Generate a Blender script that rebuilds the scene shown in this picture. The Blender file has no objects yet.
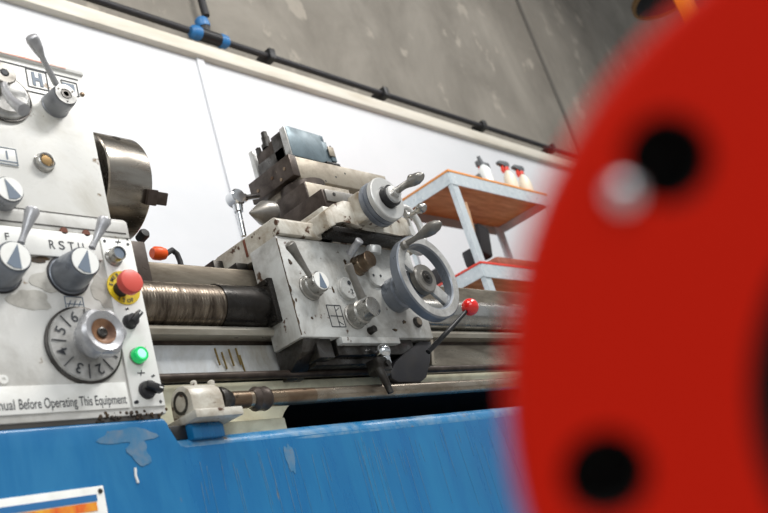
import bpy, bmesh, math, random
from mathutils import Vector, Matrix
random.seed(7)
C = bpy.context.scene.collection
PI = math.pi

# ------------------------------------------------------------------ camera
F_PX = 883.0
CX, CY = 384.0, 256.5
AX = Vector((0.65339765, 0.07591696, 0.7531986))     # world X (along the lathe bed) in camera axes (right, down, forward)
AY = Vector((-0.70189018, 0.43347819, 0.56519628))   # world Y (towards the wall)
AZ = Vector((-0.28358718, -0.89796062, 0.336519))    # world Z (up)
cam_d = bpy.data.cameras.new('camera'); cam = bpy.data.objects.new('camera', cam_d); C.objects.link(cam)
cam_d.sensor_width = 36.0; cam_d.lens = F_PX * 36.0 / 768.0
cam.matrix_world = Matrix(((AX[0], -AX[1], -AX[2], 0), (AY[0], -AY[1], -AY[2], 0), (AZ[0], -AZ[1], -AZ[2], 0), (0, 0, 0, 1)))
cam_d.clip_start = 0.02
cam_d.dof.use_dof = True; cam_d.dof.focus_distance = 1.95; cam_d.dof.aperture_fstop = 4.6
bpy.context.scene.camera = cam

# ------------------------------------------------------------------ world, lights, exposure
S = bpy.context.scene
S.view_settings.view_transform = 'Standard'; S.view_settings.look = 'None'
S.view_settings.gamma = 1.0; S.view_settings.use_curve_mapping = False
S.view_settings.exposure = 0.14
w = bpy.data.worlds.new('world'); S.world = w; w.use_nodes = True
w.node_tree.nodes['Background'].inputs[0].default_value = (0.93, 0.97, 1.0, 1)
w.node_tree.nodes['Background'].inputs[1].default_value = 0.40

def area(loc, target, size, size_y, power, col=(1, 1, 1)):
    l = bpy.data.lights.new('area_light', 'AREA'); l.shape = 'RECTANGLE'; l.size = size; l.size_y = size_y
    l.energy = power; l.color = col
    o = bpy.data.objects.new('area_light', l); C.objects.link(o); o.location = loc
    o.rotation_euler = (Vector(target) - Vector(loc)).to_track_quat('-Z', 'Y').to_euler()
area((2.6, -0.9, 3.6), (1.2, 1.3, 0.7), 1.4, 0.5, 110, (1, 0.98, 0.95))
area((0.2, 0.3, 3.8), (1.1, 1.6, 0.7), 1.5, 0.5, 45, (1, 0.98, 0.95))
area((5.2, 0.2, 4.2), (4.2, 2.4, 1.2), 2.2, 1.0, 48, (1, 0.98, 0.95))
area((-1.5, -3.0, 3.0), (1.8, 2.0, 1.2), 3.0, 2.0, 75, (0.95, 0.98, 1))

# ------------------------------------------------------------------ surveying helper: photo pixel + known plane -> point in the place
def at(px, py, y=None, x=None, z=None):
    d = Vector((px - CX, py - CY, F_PX))
    r = Vector((AX.dot(d), AY.dot(d), AZ.dot(d)))
    t = y / r.y if y is not None else x / r.x if x is not None else z / r.z
    return r * t

# ------------------------------------------------------------------ materials
def lin(h):
    v = [int(h[i:i + 2], 16) / 255 for i in (0, 2, 4)]
    return tuple((c / 12.92 if c <= .04045 else ((c + .055) / 1.055) ** 2.4) for c in v) + (1,)
M = {}
def mat(name, col, rough=.5, metal=0.0, stain=None, amt=.5, scale=6., stretch=(1, 1, 1), speck=None, spk=.62, spscale=60., bump=0.0, bscale=120., emis=None, estr=0, coat=0, soft=.14, rvar=.15):
    m = bpy.data.materials.new(name); m.use_nodes = True; n = m.node_tree.nodes; L = m.node_tree.links
    b = n['Principled BSDF']; b.inputs['Roughness'].default_value = rough; b.inputs['Metallic'].default_value = metal
    b.inputs['Base Color'].default_value = lin(col)
    if coat: b.inputs['Coat Weight'].default_value = coat; b.inputs['Coat Roughness'].default_value = .15
    tc = n.new('ShaderNodeTexCoord'); mp = n.new('ShaderNodeMapping'); mp.inputs['Scale'].default_value = stretch
    L.new(tc.outputs['Object'], mp.inputs[0])
    out = None
    def noise(sc, det=6, rgh=.6, dist=0):
        t = n.new('ShaderNodeTexNoise'); t.inputs['Scale'].default_value = sc; t.inputs['Detail'].default_value = det
        t.inputs['Roughness'].default_value = rgh; t.inputs['Distortion'].default_value = dist
        L.new(mp.outputs[0], t.inputs['Vector']); return t
    def mix(fac, a, bcol):
        x = n.new('ShaderNodeMix'); x.data_type = 'RGBA'; L.new(fac, x.inputs['Factor'])
        if a is None: x.inputs[6].default_value = lin(col)
        else: L.new(a, x.inputs[6])
        x.inputs[7].default_value = lin(bcol); return x.outputs[2]
    def rng(src, lo, hi, o0=0., o1=1.):
        r = n.new('ShaderNodeMapRange'); L.new(src, r.inputs[0]); r.inputs[1].default_value = lo; r.inputs[2].default_value = hi
        r.inputs[3].default_value = o0; r.inputs[4].default_value = o1; return r.outputs[0]
    if stain:
        t = noise(scale, 8, .65, .4); out = mix(rng(t.outputs[0], 1 - amt - soft, 1 - amt + soft), out, stain)
        L.new(rng(t.outputs[0], .3, .7, max(.03, rough - rvar), min(1, rough + rvar)), b.inputs['Roughness'])
    if speck:
        t = noise(spscale, 4, .6); out = mix(rng(t.outputs[0], spk, spk + .05), out, speck)
    if out: L.new(out, b.inputs['Base Color'])
    if bump:
        t = noise(bscale, 5, .6); bp = n.new('ShaderNodeBump'); bp.inputs['Strength'].default_value = bump
        bp.inputs['Distance'].default_value = .002; L.new(t.outputs[0], bp.inputs['Height']); L.new(bp.outputs[0], b.inputs['Normal'])
    if emis: b.inputs['Emission Color'].default_value = lin(emis); b.inputs['Emission Strength'].default_value = estr
    M[name] = m; return m
mat('cream', 'e6e5e0', .36, 0, 'c3bfb4', .42, 8, speck='7d6546', spk=.665, spscale=30, bump=.08)
mat('panel_paint', 'dfdeda', .3, 0, 'a7a49c', .44, 6, speck='7d6546', spk=.655, spscale=30, bump=.1)
mat('knob_steel', 'a3a19c', .34, .8, '77736d', .46, 22, speck='55504a', spk=.66, spscale=60, bump=.12)
mat('hub_steel', '8f8c87', .38, .6, '6c675f', .45, 20)
mat('apron_paint', 'cdcecb', .32, 0, '8f8c85', .46, 11, speck='4e3626', spk=.63, spscale=30, bump=.2)
mat('saddle_paint', 'c9c5ba', .4, 0, '85745c', .47, 13, speck='4a2e1a', spk=.60, spscale=36, bump=.35)
mat('bed_paint', 'c3c6c2', .35, 0, '8d8a80', .42, 5, stretch=(.5, 1, 2), speck='4f3a28', spk=.68, spscale=30)
mat('bed_bluish', 'c6cacd', .3, 0, '8b8475', .40, 6, stretch=(1, 1, .6), speck='6d5c25', spk=.68, spscale=22)
mat('old_cream', 'd9d6bd', .45, 0, 'a59a80', .4, 9)
mat('plate_white', 'efefeb', .4, 0, 'd8d6cf', .38, 11, speck='6a6256', spk=.72, spscale=70)
mat('ink', '33363b', .6)
mat('ink_grey', '667484', .5)
mat('groove', '3a3733', .7)
mat('stripe_orange', 'd9663a', .5, 0, 'e9e4dc', .45, 60, stretch=(.4, 1, 1))
mat('knob_grey', '8d8f93', .38, .25, '75777b', .4, 20, coat=.2)
mat('knob_blue', '7b8088', .34, .35, '656a72', .4, 14, coat=.2)
mat('lever_grey', 'b4b4b6', .34, .45, '85858a', .4, 30)
mat('steel', 'b9b8b4', .26, 1, '8f8b84', .45, 18, stretch=(.6, 1, 1), bump=.05)
mat('steel_light', 'cfcfcc', .42, .5, 'b5b3ae', .4, 16)
mat('chrome', 'd8dadc', .14, 1)
mat('steel_dark', '5c5a58', .36, .9, '37332f', .5, 25, bump=.12)
mat('steel_brown', '8a7a67', .34, .85, '5d4634', .5, 16, stretch=(.5, 1, 1), speck='33251b', spk=.66, spscale=60, bump=.1)
mat('chuck_steel', 'aaa59c', .25, 1, '80776d', .5, 8, stretch=(1, 4, 4), speck='5c4030', spk=.68, spscale=50, bump=.04, rvar=.08)
mat('way_steel', '9c9384', .36, .7, '5f564a', .5, 13, stretch=(.35, 1, 1.5), bump=.1)
mat('tan_steel', '9c9384', .42, .45, '746a5c', .42, 15, bump=.08)
mat('brown_cast', '544a43', .42, .5, '362c26', .5, 18, speck='7a6e62', spk=.68, spscale=70, bump=.15)
mat('holder_grey', '74838a', .45, .35, '4b585f', .45, 12, speck='a5adaf', spk=.7, spscale=40, bump=.1)
mat('spring_steel', '857a6d', .34, .9, '3c332c', .5, 26, stretch=(2.5, .6, .6), bump=.2)
mat('black_sleeve', '3a3836', .28, .7, '25211e', .5, 22, bump=.1)
mat('black', '161618', .45)
mat('pit_black', '050505', .9)
mat('black_rubber', '232226', .55, 0, '3a3733', .35, 30)
mat('grime_and_shade', '2c2118', .7, 0, '57401f', .45, 60, bump=.6, bscale=80)  # grime on edges and spots; also colours the painted recess shade
mat('rust_mark', '6e3b26', .7)
mat('dial_steel', 'bdbcb9', .4, .3, '8c8a86', .45, 30, bump=.1)
mat('streak_brown', '7d6a3a', .6)
mat('red', 'd9402f', .35, 0, coat=.3)
mat('red_button', 'd8564a', .42)
mat('red_gloss', 'dc1f1a', .12, 0, coat=.6)
mat('red_flange', 'de1c00', .62, 0)
M['red_flange'].node_tree.nodes['Principled BSDF'].inputs['Specular IOR Level'].default_value = .15
mat('yellow', 'e3c51e', .45, 0, 'b89a20', .35, 50)
mat('orange', 'fb5c18', .4)
mat('orange_arm', 'f58a12', .45)
mat('green', '1fbf6b', .2, 0, emis='14c060', estr=.35)
mat('green_core', 'a8ffd0', .2, 0, emis='7dffb8', estr=.9)
mat('ledge_steel', 'b9b4a8', .36, .4, '8d8577', .45, 14, stretch=(.4, 1, 1), bump=.06)
mat('rod_steel', 'a3998b', .28, .85, '6f604f', .45, 20, stretch=(.4, 1, 1), bump=.06)
mat('grey_blotch', 'c8c5bd', .3, 0, '8f8b82', .45, 22, bump=.1)
mat('brass', '8f7550', .25, .9)
mat('brown_dish', '9d7658', .45, .2, '5d3d2a', .5, 25)
mat('blue', '07649c', .33, 0, '1a7cab', .42, 5, stretch=(2.0, 1, .35), speck='6a6f74', spk=.70, spscale=26, bump=.05, coat=.15, soft=.2)
mat('blue_worn_highlight', '2f7aab', .30, 0, '86a0b2', .40, 16, speck='8a6a4a', spk=.64, spscale=30, bump=.1, coat=.2)  # worn blue, paled further to paint in the highlight on the rounded rim
mat('worn_patch', '3f789f', .4, 0, '6d8296', .45, 30, speck='8a6a4a', spk=.66)
mat('blue_fitting', '2b6ea6', .4)
mat('white_wall', 'd8d9dc', .6, 0, 'ced0d3', .5, .8)
mat('trim_cream', 'd9d3c6', .6, 0, 'c0b7a6', .42, 3, stretch=(.5, 1, 3))
mat('concrete', '8f897f', .85, 0, '6b665e', .48, 1.6, stretch=(1, 1, .7), speck='989186', spk=.62, spscale=5, bump=.2, bscale=20, soft=.22)
mat('joint_dark', '5e5a54', .9)
mat('floor', 'a5a39f', .7, 0, '8a8884', .5, 1.2)
mat('ceiling', '8a8a88', .8)
mat('galv', 'd3dadd', .38, .35, 'b9c4ca', .45, 25, speck='eef2f3', spk=.64, spscale=60)
mat('wood', 'd0924f', .6, 0, 'a56a35', .5, 5, stretch=(.8, 5, 1), speck='d09a60', spk=.64, spscale=20)
mat('wood_edge', 'd98a3c', .6)
mat('wood_handle', 'b08a68', .6)
mat('bristle', '1d1b1d', .9, bump=.8, bscale=200)
mat('shelf_grey', '9c9a96', .5)
mat('bottle_cream', 'e0d8c4', .35)
mat('bottle_clear', 'dfe3e2', .25)
mat('trigger_grey', '55595d', .45)
mat('cloth_brown', '9a5f4c', .8, 0, '7c4838', .5, 12)
mat('rear_dark', '55514b', .6, .3, '3b3733', .5, 8)
mat('brass_rim', 'b99468', .3, .6)

# ------------------------------------------------------------------ mesh builder
ORG = {}
def V(*a): return Vector(a)
class MB:
    def __init__(s): s.bm = bmesh.new()
    def box(s, x0, x1, y0, y1, z0, z1, bev=0, seg=2):
        vs = [s.bm.verts.new((x, y, z)) for x in (x0, x1) for y in (y0, y1) for z in (z0, z1)]
        fs = [(0, 1, 3, 2), (4, 6, 7, 5), (0, 4, 5, 1), (2, 3, 7, 6), (0, 2, 6, 4), (1, 5, 7, 3)]
        faces = [s.bm.faces.new([vs[i] for i in f]) for f in fs]
        if bev:
            ed = {e for f in faces for e in f.edges}
            bmesh.ops.bevel(s.bm, geom=list(ed), offset=bev, segments=seg, profile=.5, affect='EDGES')
        return s
    def obox(s, c, u, v, w_, a, b, d, bev=0):          # oriented box: centre, three unit axes, half sizes
        k = bmesh.new(); t = MB(); t.bm = k; t.box(-a, a, -b, b, -d, d, bev)
        Mx = Matrix((u, v, w_)).transposed().to_4x4(); Mx.translation = c
        k.transform(Mx); me = bpy.data.meshes.new('t'); k.to_mesh(me); k.free(); s.bm.from_mesh(me); bpy.data.meshes.remove(me); return s
    def prism(s, pts, axis, a, b, bev=0, seg=2):       # polygon extruded along an axis; pts are the other two coordinates
        def mk(p, t):
            return (t, p[0], p[1]) if axis == 'x' else (p[0], t, p[1]) if axis == 'y' else (p[0], p[1], t)
        A = [s.bm.verts.new(mk(p, a)) for p in pts]; B = [s.bm.verts.new(mk(p, b)) for p in pts]
        n = len(pts); fs = [s.bm.faces.new(A), s.bm.faces.new(B[::-1])]
        for i in range(n): fs.append(s.bm.faces.new((A[i], B[i], B[(i + 1) % n], A[(i + 1) % n])))
        if bev: bmesh.ops.bevel(s.bm, geom=list({e for f in fs for e in f.edges}), offset=bev, segments=seg, profile=.5, affect='EDGES')
        return s
    def lathe(s, o, d, prof, seg=40, mod=None):        # profile of (distance along d, radius)
        o = Vector(o); d = Vector(d).normalized(); h = V(0, 0, 1) if abs(d.z) < .9 else V(1, 0, 0)
        u = d.cross(h).normalized(); v = d.cross(u); rings = []
        for k, (t, r) in enumerate(prof):
            if r <= 1e-6: rings.append([s.bm.verts.new(o + d * t)]); continue
            rg = []
            for i in range(seg):
                a = 2 * PI * i / seg; rr = r * (mod(a, k) if mod else 1)
                rg.append(s.bm.verts.new(o + d * t + (u * math.cos(a) + v * math.sin(a)) * rr))
            rings.append(rg)
        for A, B in zip(rings, rings[1:]):
            for i in range(seg):
                j = (i + 1) % seg
                if len(A) == 1 and len(B) == 1: break
                if len(A) == 1: s.bm.faces.new((A[0], B[i], B[j]))
                elif len(B) == 1: s.bm.faces.new((A[i], B[0], A[j]))
                else: s.bm.faces.new((A[i], B[i], B[j], A[j]))
        return s
    def cyl(s, a, b, r, r2=None, seg=32, bev=0):
        a = Vector(a); b = Vector(b); L = (b - a).length; r2 = r if r2 is None else r2
        p = [(0, 0), (0, r - bev), (bev, r), (L - bev, r2), (L, r2 - bev), (L, 0)] if bev else [(0, 0), (0, r), (L, r2), (L, 0)]
        return s.lathe(a, b - a, p, seg)
    def tube(s, pts, r, seg=14, closed=False):
        P = [Vector(p) for p in pts]; n = len(P); rs = r if isinstance(r, (list, tuple)) else [r] * n
        rings = []; u = None
        for i, p in enumerate(P):
            if closed: t = (P[(i + 1) % n] - P[i - 1]).normalized()
            else: t = (P[min(i + 1, n - 1)] - P[max(i - 1, 0)]).normalized()
            if u is None: u = t.cross(V(0, 0, 1) if abs(t.z) < .9 else V(1, 0, 0)).normalized()
            else: u = (u - t * u.dot(t)).normalized()
            v = t.cross(u)
            rings.append([s.bm.verts.new(p + (u * math.cos(2 * PI * k / seg) + v * math.sin(2 * PI * k / seg)) * rs[i]) for k in range(seg)])
        for i in range(n if closed else n - 1):
            A, B = rings[i], rings[(i + 1) % n]
            for k in range(seg): s.bm.faces.new((A[k], B[k], B[(k + 1) % seg], A[(k + 1) % seg]))
        if not closed: s.bm.faces.new(rings[0]); s.bm.faces.new(rings[-1][::-1])
        return s
    def ball(s, c, r, seg=24, sc=(1, 1, 1)):
        k = bmesh.new(); bmesh.ops.create_uvsphere(k, u_segments=seg, v_segments=seg // 2, radius=r)
        k.transform(Matrix.Translation(Vector(c)) @ Matrix.Diagonal((*sc, 1))); me = bpy.data.meshes.new('t'); k.to_mesh(me); k.free()
        s.bm.from_mesh(me); bpy.data.meshes.remove(me); return s
    def text(s, txt, o, right, up, size, width=None, depth=.0004, bold=0.0, align='LEFT'):
        cu = bpy.data.curves.new('t', 'FONT'); cu.body = txt; cu.size = 1; cu.extrude = 0; cu.offset = bold; cu.align_x = align
        ob = bpy.data.objects.new('t', cu); C.objects.link(ob); me = bpy.data.meshes.new_from_object(ob)
        bpy.data.objects.remove(ob)
        xs = [v.co.x for v in me.vertices]; sx = size if width is None else width / max(xs)
        right = Vector(right).normalized(); up = Vector(up).normalized(); nrm = right.cross(up)
        for v in me.vertices: v.co = Vector(o) + right * v.co.x * sx + up * v.co.y * size + nrm * depth
        s.bm.from_mesh(me); bpy.data.meshes.remove(me); return s
    def build(s, name, m, parent=None, angle=35, label=None, bevel=0):
        bmesh.ops.recalc_face_normals(s.bm, faces=s.bm.faces)
        me = bpy.data.meshes.new(name); o = bpy.data.objects.new(name, me)
        org = ORG.get(parent.name, V(0, 0, 0)) if parent else V(0, 0, 0)
        s.bm.transform(Matrix.Translation(-org)); s.bm.to_mesh(me); s.bm.free()
        for p in me.polygons: p.use_smooth = True
        me.set_sharp_from_angle(angle=math.radians(angle))
        me.materials.append(M[m]); C.objects.link(o)
        if parent: o.parent = parent; ORG[o.name] = org
        if label: o['label'] = label
        if bevel:
            b = o.modifiers.new('bevel', 'BEVEL'); b.width = bevel; b.segments = 2; b.limit_method = 'ANGLE'; b.angle_limit = math.radians(40)
        return o
def thing(name, label, cat, loc=(0, 0, 0), group=None):
    o = bpy.data.objects.new(name, None); C.objects.link(o); o.location = loc; o.empty_display_size = .05
    o['label'] = label; o['category'] = cat
    if group: o['group'] = group
    ORG[o.name] = Vector(loc); return o
def tag(o, label, cat, group=None):
    o['label'] = label; o['category'] = cat
    if group: o['group'] = group
    return o
def struct(o): o['kind'] = 'structure'; return o
FRONT = (0, -1, 0)
def B(x0, x1, y0, y1, z0, z1, bev=0): return MB().box(x0, x1, y0, y1, z0, z1, bev)

# ================================================================== SETTING
struct(B(-3, 14, -4, 2.6, -.46, -.40).build('floor', 'floor'))
struct(B(-3, 14, 2.46, 2.6, -.40, 6.2).build('wall_back', 'concrete'))
struct(B(-3, 14, 1.2, 2.6, 6.2, 6.3).build('ceiling', 'ceiling'))  # out of view; added for dark bands in the metal reflections
tr = MB().box(-3, 2.333, 2.40, 2.46, -.40, 2.33).box(2.337, 6.4, 2.40, 2.46, -.40, 2.33)
struct(tr.build('wall_lining', 'white_wall'))
struct(B(2.315, 2.355, 2.388, 2.40, -.40, 2.33, .002).build('trim_1', 'white_wall'))
struct(B(-3, 6.4, 2.365, 2.46, 2.323, 2.392, .006).build('trim_2', 'trim_cream'))
struct(B(6.08, 6.13, 2.452, 2.46, 2.44, 6.2).build('trim_3', 'joint_dark'))

# ================================================================== LATHE
lathe = thing('metal_lathe', 'large white and blue metal lathe with numbered dial, chuck and control knobs', 'lathe', (1.5, 1.4, -.40))
HF = 1.2
# --- blue base
b = MB()
b.prism([(-.2, -.40), (4.6, -.40), (4.6, .297), (.915, .297), (.903, .301), (.896, .312), (.893, .345), (.886, .357), (-.2, .357)], 'y', HF, HF + .035, .006, 3)
b.build('blue_base', 'blue', lathe)
b = MB(); b.box(-.2, .88, HF + .034, 1.66, -.40, .355).box(.88, 4.6, HF + .034, 1.66, -.40, .29); b.build('base_body', 'blue', lathe)
b = MB()
b.tube([(.900, HF + .034, .299), (.910, HF + .0275, .298), (1.2, HF + .0262, .298), (2.4, HF + .0262, .298), (4.6, HF + .0262, .298)], [.018, .0255, .0265, .0265, .0265], 28)
b.build('rounded_lip', 'blue_worn_highlight', lathe, label='worn rounded rim of the blue base, its highlight painted pale')
# paint worn off below the controls, and drips
def blob(cx, cz, rx, rz, y, n=26, rough=.25, seed=1):
    rr = random.Random(seed); ph = [rr.uniform(0, 6.3) for _ in range(4)]
    pts = []
    for i in range(n):
        a = 2 * PI * i / n; k = 1 + rough * (math.sin(2 * a + ph[0]) + .7 * math.sin(3 * a + ph[1]) + .6 * math.sin(5 * a + ph[2]) + .4 * math.sin(7 * a + ph[3])) / 1.6
        pts.append((cx + rx * k * math.cos(a), cz + rz * k * math.sin(a)))
    return pts
b = MB()
p = at(128, 436, HF); b.prism(blob(p.x, p.z, .045, .014, HF, seed=3), 'y', HF - .0008, HF + .001); b.build('worn_paint', 'worn_patch', lathe, label='grey-blue patch of worn paint below the button plate')
b = MB(); p = at(138, 448, HF); b.prism(blob(p.x, p.z - .005, .020, .022, HF, seed=5), 'y', HF - .0010, HF + .001); b.build('worn_paint', 'worn_patch', lathe)
b = MB(); p = at(290, 458, HF); b.prism(blob(p.x, p.z, .010, .030, HF, seed=8), 'y', HF - .0008, HF + .001)
b.build('worn_paint', 'worn_patch', lathe, label='brownish worn streak below the rounded rim')
b = MB()
p = at(135, 468, HF); q = at(138, 483, HF)
b.tube([(p.x, HF - .0005, p.z), ((p.x + q.x) / 2 - .002, HF - .0005, (p.z + q.z) / 2), (q.x, HF - .0005, q.z)], .0022, 8)
b.build('white_scratch', 'plate_white', lathe)
b = MB()
for i in range(60):
    x = .9 + 1.3 * random.random(); z1 = .29 - .05 * random.random(); L = .03 + .16 * random.random()
    dx = random.uniform(-.004, .004); wd = .0009
    b.prism([(x, z1), (x + wd, z1), (x + dx + wd * .6, z1 - L), (x + dx, z1 - L)], 'y', HF - .0005, HF + .001)
b.build('scratches', 'worn_patch', lathe)['kind'] = 'stuff'

# --- headstock
hs = MB().box(-.2, .868, HF + .004, 1.62, .70, 1.045, .010)
hs.box(-.2, .866, HF - .001, 1.60, 1.035, 1.052, .004)
headstock = hs.build('headstock_housing', 'cream', lathe)
# orange pinstripe, ruled borders
b = MB(); b.box(-.2, .828, HF - .0020, HF - .0008, 1.0385, 1.0420); b.build('orange_pinstripe', 'stripe_orange', headstock)
b = MB()
def rule(b, x0, z0, x1, z1, y, w_=.0022):
    d = V(x1 - x0, 0, z1 - z0).normalized(); n = V(-d.z, 0, d.x) * w_ / 2
    b.prism([(x0 - n.x, z0 - n.z), (x1 - n.x, z1 - n.z), (x1 + n.x, z1 + n.z), (x0 + n.x, z0 + n.z)], 'y', y - .0009, y + .0006)
def frame(b, x0, z0, x1, z1, y, w_=.002):
    rule(b, x0, z0, x1, z0, y, w_); rule(b, x1, z0, x1, z1, y, w_); rule(b, x1, z1, x0, z1, y, w_); rule(b, x0, z1, x0, z0, y, w_)
yh = HF + .004
p0 = at(0, 64, yh); p1 = at(58, 80, yh); rule(b, -.2, 1.026, .853, 1.024, yh); rule(b, -.2, .972, .79, .972, yh)
frame(b, at(25, 66, yh).x, .983, at(45, 70, yh).x, 1.022, yh)
frame(b, at(60, 76, yh).x, .985, .848, 1.015, yh)
b.build('border_lines', 'ink', headstock)
b = MB()
x0 = at(25, 66, yh).x; x1 = at(45, 70, yh).x; xm = (x0 + x1) / 2
b.box(xm - .010, xm - .004, yh - .001, yh, .988, 1.017).box(xm + .004, xm + .010, yh - .001, yh, .988, 1.017).box(xm - .004, xm + .004, yh - .001, yh, .999, 1.006)
b.box(.818, .842, yh - .001, yh, .990, 1.010)
b.build('gear_symbols', 'ink_grey', headstock)
for (px, py) in ((80, 72), (84, 95), (66, 68)):
    p = at(px, py, yh); MB().lathe((p.x - .004, yh + .001, p.z), FRONT, [(0, 0), (0, .005), (.003, .0045), (.004, .003), (.004, 0)], 16).build('screw', 'steel_brown', headstock)
# plate marked I
p = at(8, 156, yh)
pl = B(p.x - .03, at(17, 156, yh).x, yh - .002, yh + .001, p.z - .020, p.z + .016, .0008).build('range_plate', 'plate_white', headstock)
b = MB(); frame(b, p.x - .028, p.z - .018, at(17, 156, yh).x - .002, p.z + .014, yh - .002, .0012); rule(b, p.x - .020, p.z - .0125, p.x + .014, p.z - .0125, yh - .002, .002)
b.text('I', (p.x - .006, yh - .002, p.z - .008), (1, 0, 0), (0, 0, 1), .024, bold=.02); b.build('lettering', 'ink_grey', headstock)
# oil sight glass
p = at(47, 160, yh - .012)
o = MB().lathe((p.x, yh + .001, p.z), FRONT, [(0, 0), (0, .0185), (.004, .0185), (.006, .0165), (.013, .0155), (.014, .013), (.010, .0105), (.010, 0)], 6 * 6).build('oil_sight_glass', 'steel', headstock)
p = at(47, 160, yh - .012)
MB().lathe((p.x, yh - .0095, p.z), FRONT, [(0, 0), (0, .0103), (.0015, .0095), (.002, 0)], 24).build('sight_window', 'brass', o)

def knob(px, py, L, rf, rb, m, parent, ybase=HF, label=None, flare=1.0):
    """turned knob standing on the front plate; px,py is the centre of its outer face in the photo"""
    c = at(px, py, ybase - L)
    k = MB().lathe((c.x, ybase + .001, c.z), FRONT, [(0, 0), (0, rb * 1.06), (.003, rb * 1.06), (.004, rb), (L * .35, rb * .99), (L * .8, rf * 1.04), (L - .002, rf), (L, rf * .95), (L - .0015, rf * .93), (L - .0015, rf * .90), (L - .0015, 0)], 48)
    return k.build('selector_knob', m, parent, label=label), c
def pointer_face(c, r, ang, parent, y):
    f = MB().lathe((c.x, y + .001, c.z), FRONT, [(0, 0), (0, r), (.0016, r), (.0018, 0)], 40).build('pointer_face', 'plate_white', parent)
    a = math.radians(ang); d = V(math.cos(a), 0, math.sin(a)); n = V(-d.z, 0, d.x)
    tip = d * r * .88; b1 = -d * r * .72 + n * r * .5; b2 = -d * r * .80 - n * r * .5
    b = MB(); b.prism([(c.x + tip.x, c.z + tip.z), (c.x + b1.x, c.z + b1.z), (c.x - d.x * r * .9, c.z - d.z * r * .9), (c.x + b2.x, c.z + b2.z)], 'y', y - .0018, y - .0008)
    b.build('pointer_mark', 'ink_grey', parent)
def lever(a, b_, r0, r1, m, parent, neck=.45, name='lever'):
    a = Vector(a); b_ = Vector(b_); L = (b_ - a).length
    return MB().lathe(a, b_ - a, [(0, 0), (0, r0 * 1.15), (L * neck, r0), (L * (neck + .12), r0 * 1.05), (L * .72, r1 * .85), (L * .92, r1 * 1.08), (L * .985, r1 * .95), (L, r1 * .75), (L, 0)], 24).build(name, m, parent)

# top right knob with lever
k, c = knob(66, 94, .040, .0225, .0245, 'knob_grey', headstock, yh, 'grey lever knob with a white screw-ringed face')
MB().lathe((c.x, c.y + .001, c.z), FRONT, [(0, 0), (0, .0205), (.0016, .0205), (.0018, .011), (-.001, .0105), (-.001, 0)], 40).build('face_ring', 'dial_steel', k)
b = MB().lathe((c.x, c.y + .001, c.z), FRONT, [(0, 0), (0, .0095), (.002, .009), (.002, .005), (-.002, .004), (-.002, 0)], 6 * 4)
for a in (30, 150, 270):
    b.lathe((c.x + .0155 * math.cos(math.radians(a)), c.y, c.z + .0155 * math.sin(math.radians(a))), FRONT, [(0, 0), (0, .0018), (.0016, .0018), (.0016, 0)], 12)
b.build('socket_screw', 'steel_dark', k)
g = at(31, 36, 1.12); n0 = at(56, 84, 1.172)
lever(n0, g, .0050, .0108, 'lever_grey', k)
# top left crank knob
c = at(3, 98, yh)
k = MB().lathe((c.x, yh + .001, c.z), FRONT, [(0, 0), (0, .047), (.004, .047), (.010, .044), (.012, .038), (.016, .036), (.017, 0)], 48).build('crank_boss', 'dial_steel', headstock)
MB().lathe((c.x, yh - .001, c.z), FRONT, [(0, .0472), (0, .0495), (.004, .0495), (.004, .0472)], 48).build('boss_ring', 'steel_dark', k)
c2 = at(4, 73, 1.145)
MB().lathe((c2.x, yh - .015, c2.z), FRONT, [(0, 0), (0, .019), (.038, .019), (.043, .0215), (.046, .0195), (.046, .008), (.043, .007), (.043, 0)], 32).build('crank_hub', 'hub_steel', k)
MB().lathe((c2.x, 1.144, c2.z), FRONT, [(0, 0), (0, .0075), (.0022, .006), (.0022, 0)], 6).build('hub_screw', 'ink', k)
MB().tube([at(4, 84, 1.15), at(6, 93, 1.135), at(11, 100, 1.12), at(17, 105, 1.105), at(24, 110, 1.09)], [.0065, .0065, .0075, .009, .0105]).build('crank_lever', 'lever_grey', k)
# left middle knob
k, c = knob(10, 189, .035, .0240, .0250, 'knob_grey', headstock, yh, 'grey knob with dark triangle on its white face'); pointer_face(c, .0215, 112, k, c.y)

# --- lower control panel
cp = MB().box(-.2, .893, HF, 1.62, .364, .690, .002)
cp.prism([(HF - .002, .690), (HF - .002, .722), (HF + .006, .731), (1.5, .731), (1.5, .690)], 'x', -.2, .891, .002)
panel = cp.build('control_panel', 'panel_paint', lathe)
b = MB(); rule(b, -.2, .724, .86, .724, HF - .002, .0012); rule(b, -.2, .698, .884, .698, HF - .002, .0022); rule(b, .886, .69, .887, .38, HF, .003)
b.box(-.2, .880, HF + .002, 1.5, .356, .365)
b.build('seam_lines', 'groove', panel)
strip = B(-.2, at(102, 262, HF).x, HF - .0045, HF, .640, .688, .0012).build('letter_strip', 'plate_white', panel)
b = MB()
for px, py, ch in ((49, 247, 'R'), (59, 249, 'S'), (69, 251, 'T'), (79, 253.5, 'U')):
    p = at(px, py, HF - .005); b.text(ch, (p.x, HF - .0045, .6535), (1, 0, 0), (0, 0, 1), .0225, width=.0115, bold=.012)
p = at(5, 241, HF - .005); b.text('F', (p.x, HF - .0045, .662), (1, 0, 0), (0, 0, 1), .0185, bold=.01)
b.text('E', (p.x - .03, HF - .0045, .662), (1, 0, 0), (0, 0, 1), .0185, bold=.01)
b.build('strip_lettering', 'ink', panel)
for px in (64, 86):
    p = at(px, 237, HF); MB().lathe((p.x, HF - .001, .690), FRONT, [(0, 0), (0, .0075), (.0035, .0065), (.0035, 0)], 18).build('bolt_hole', 'rust_mark', panel)
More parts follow.
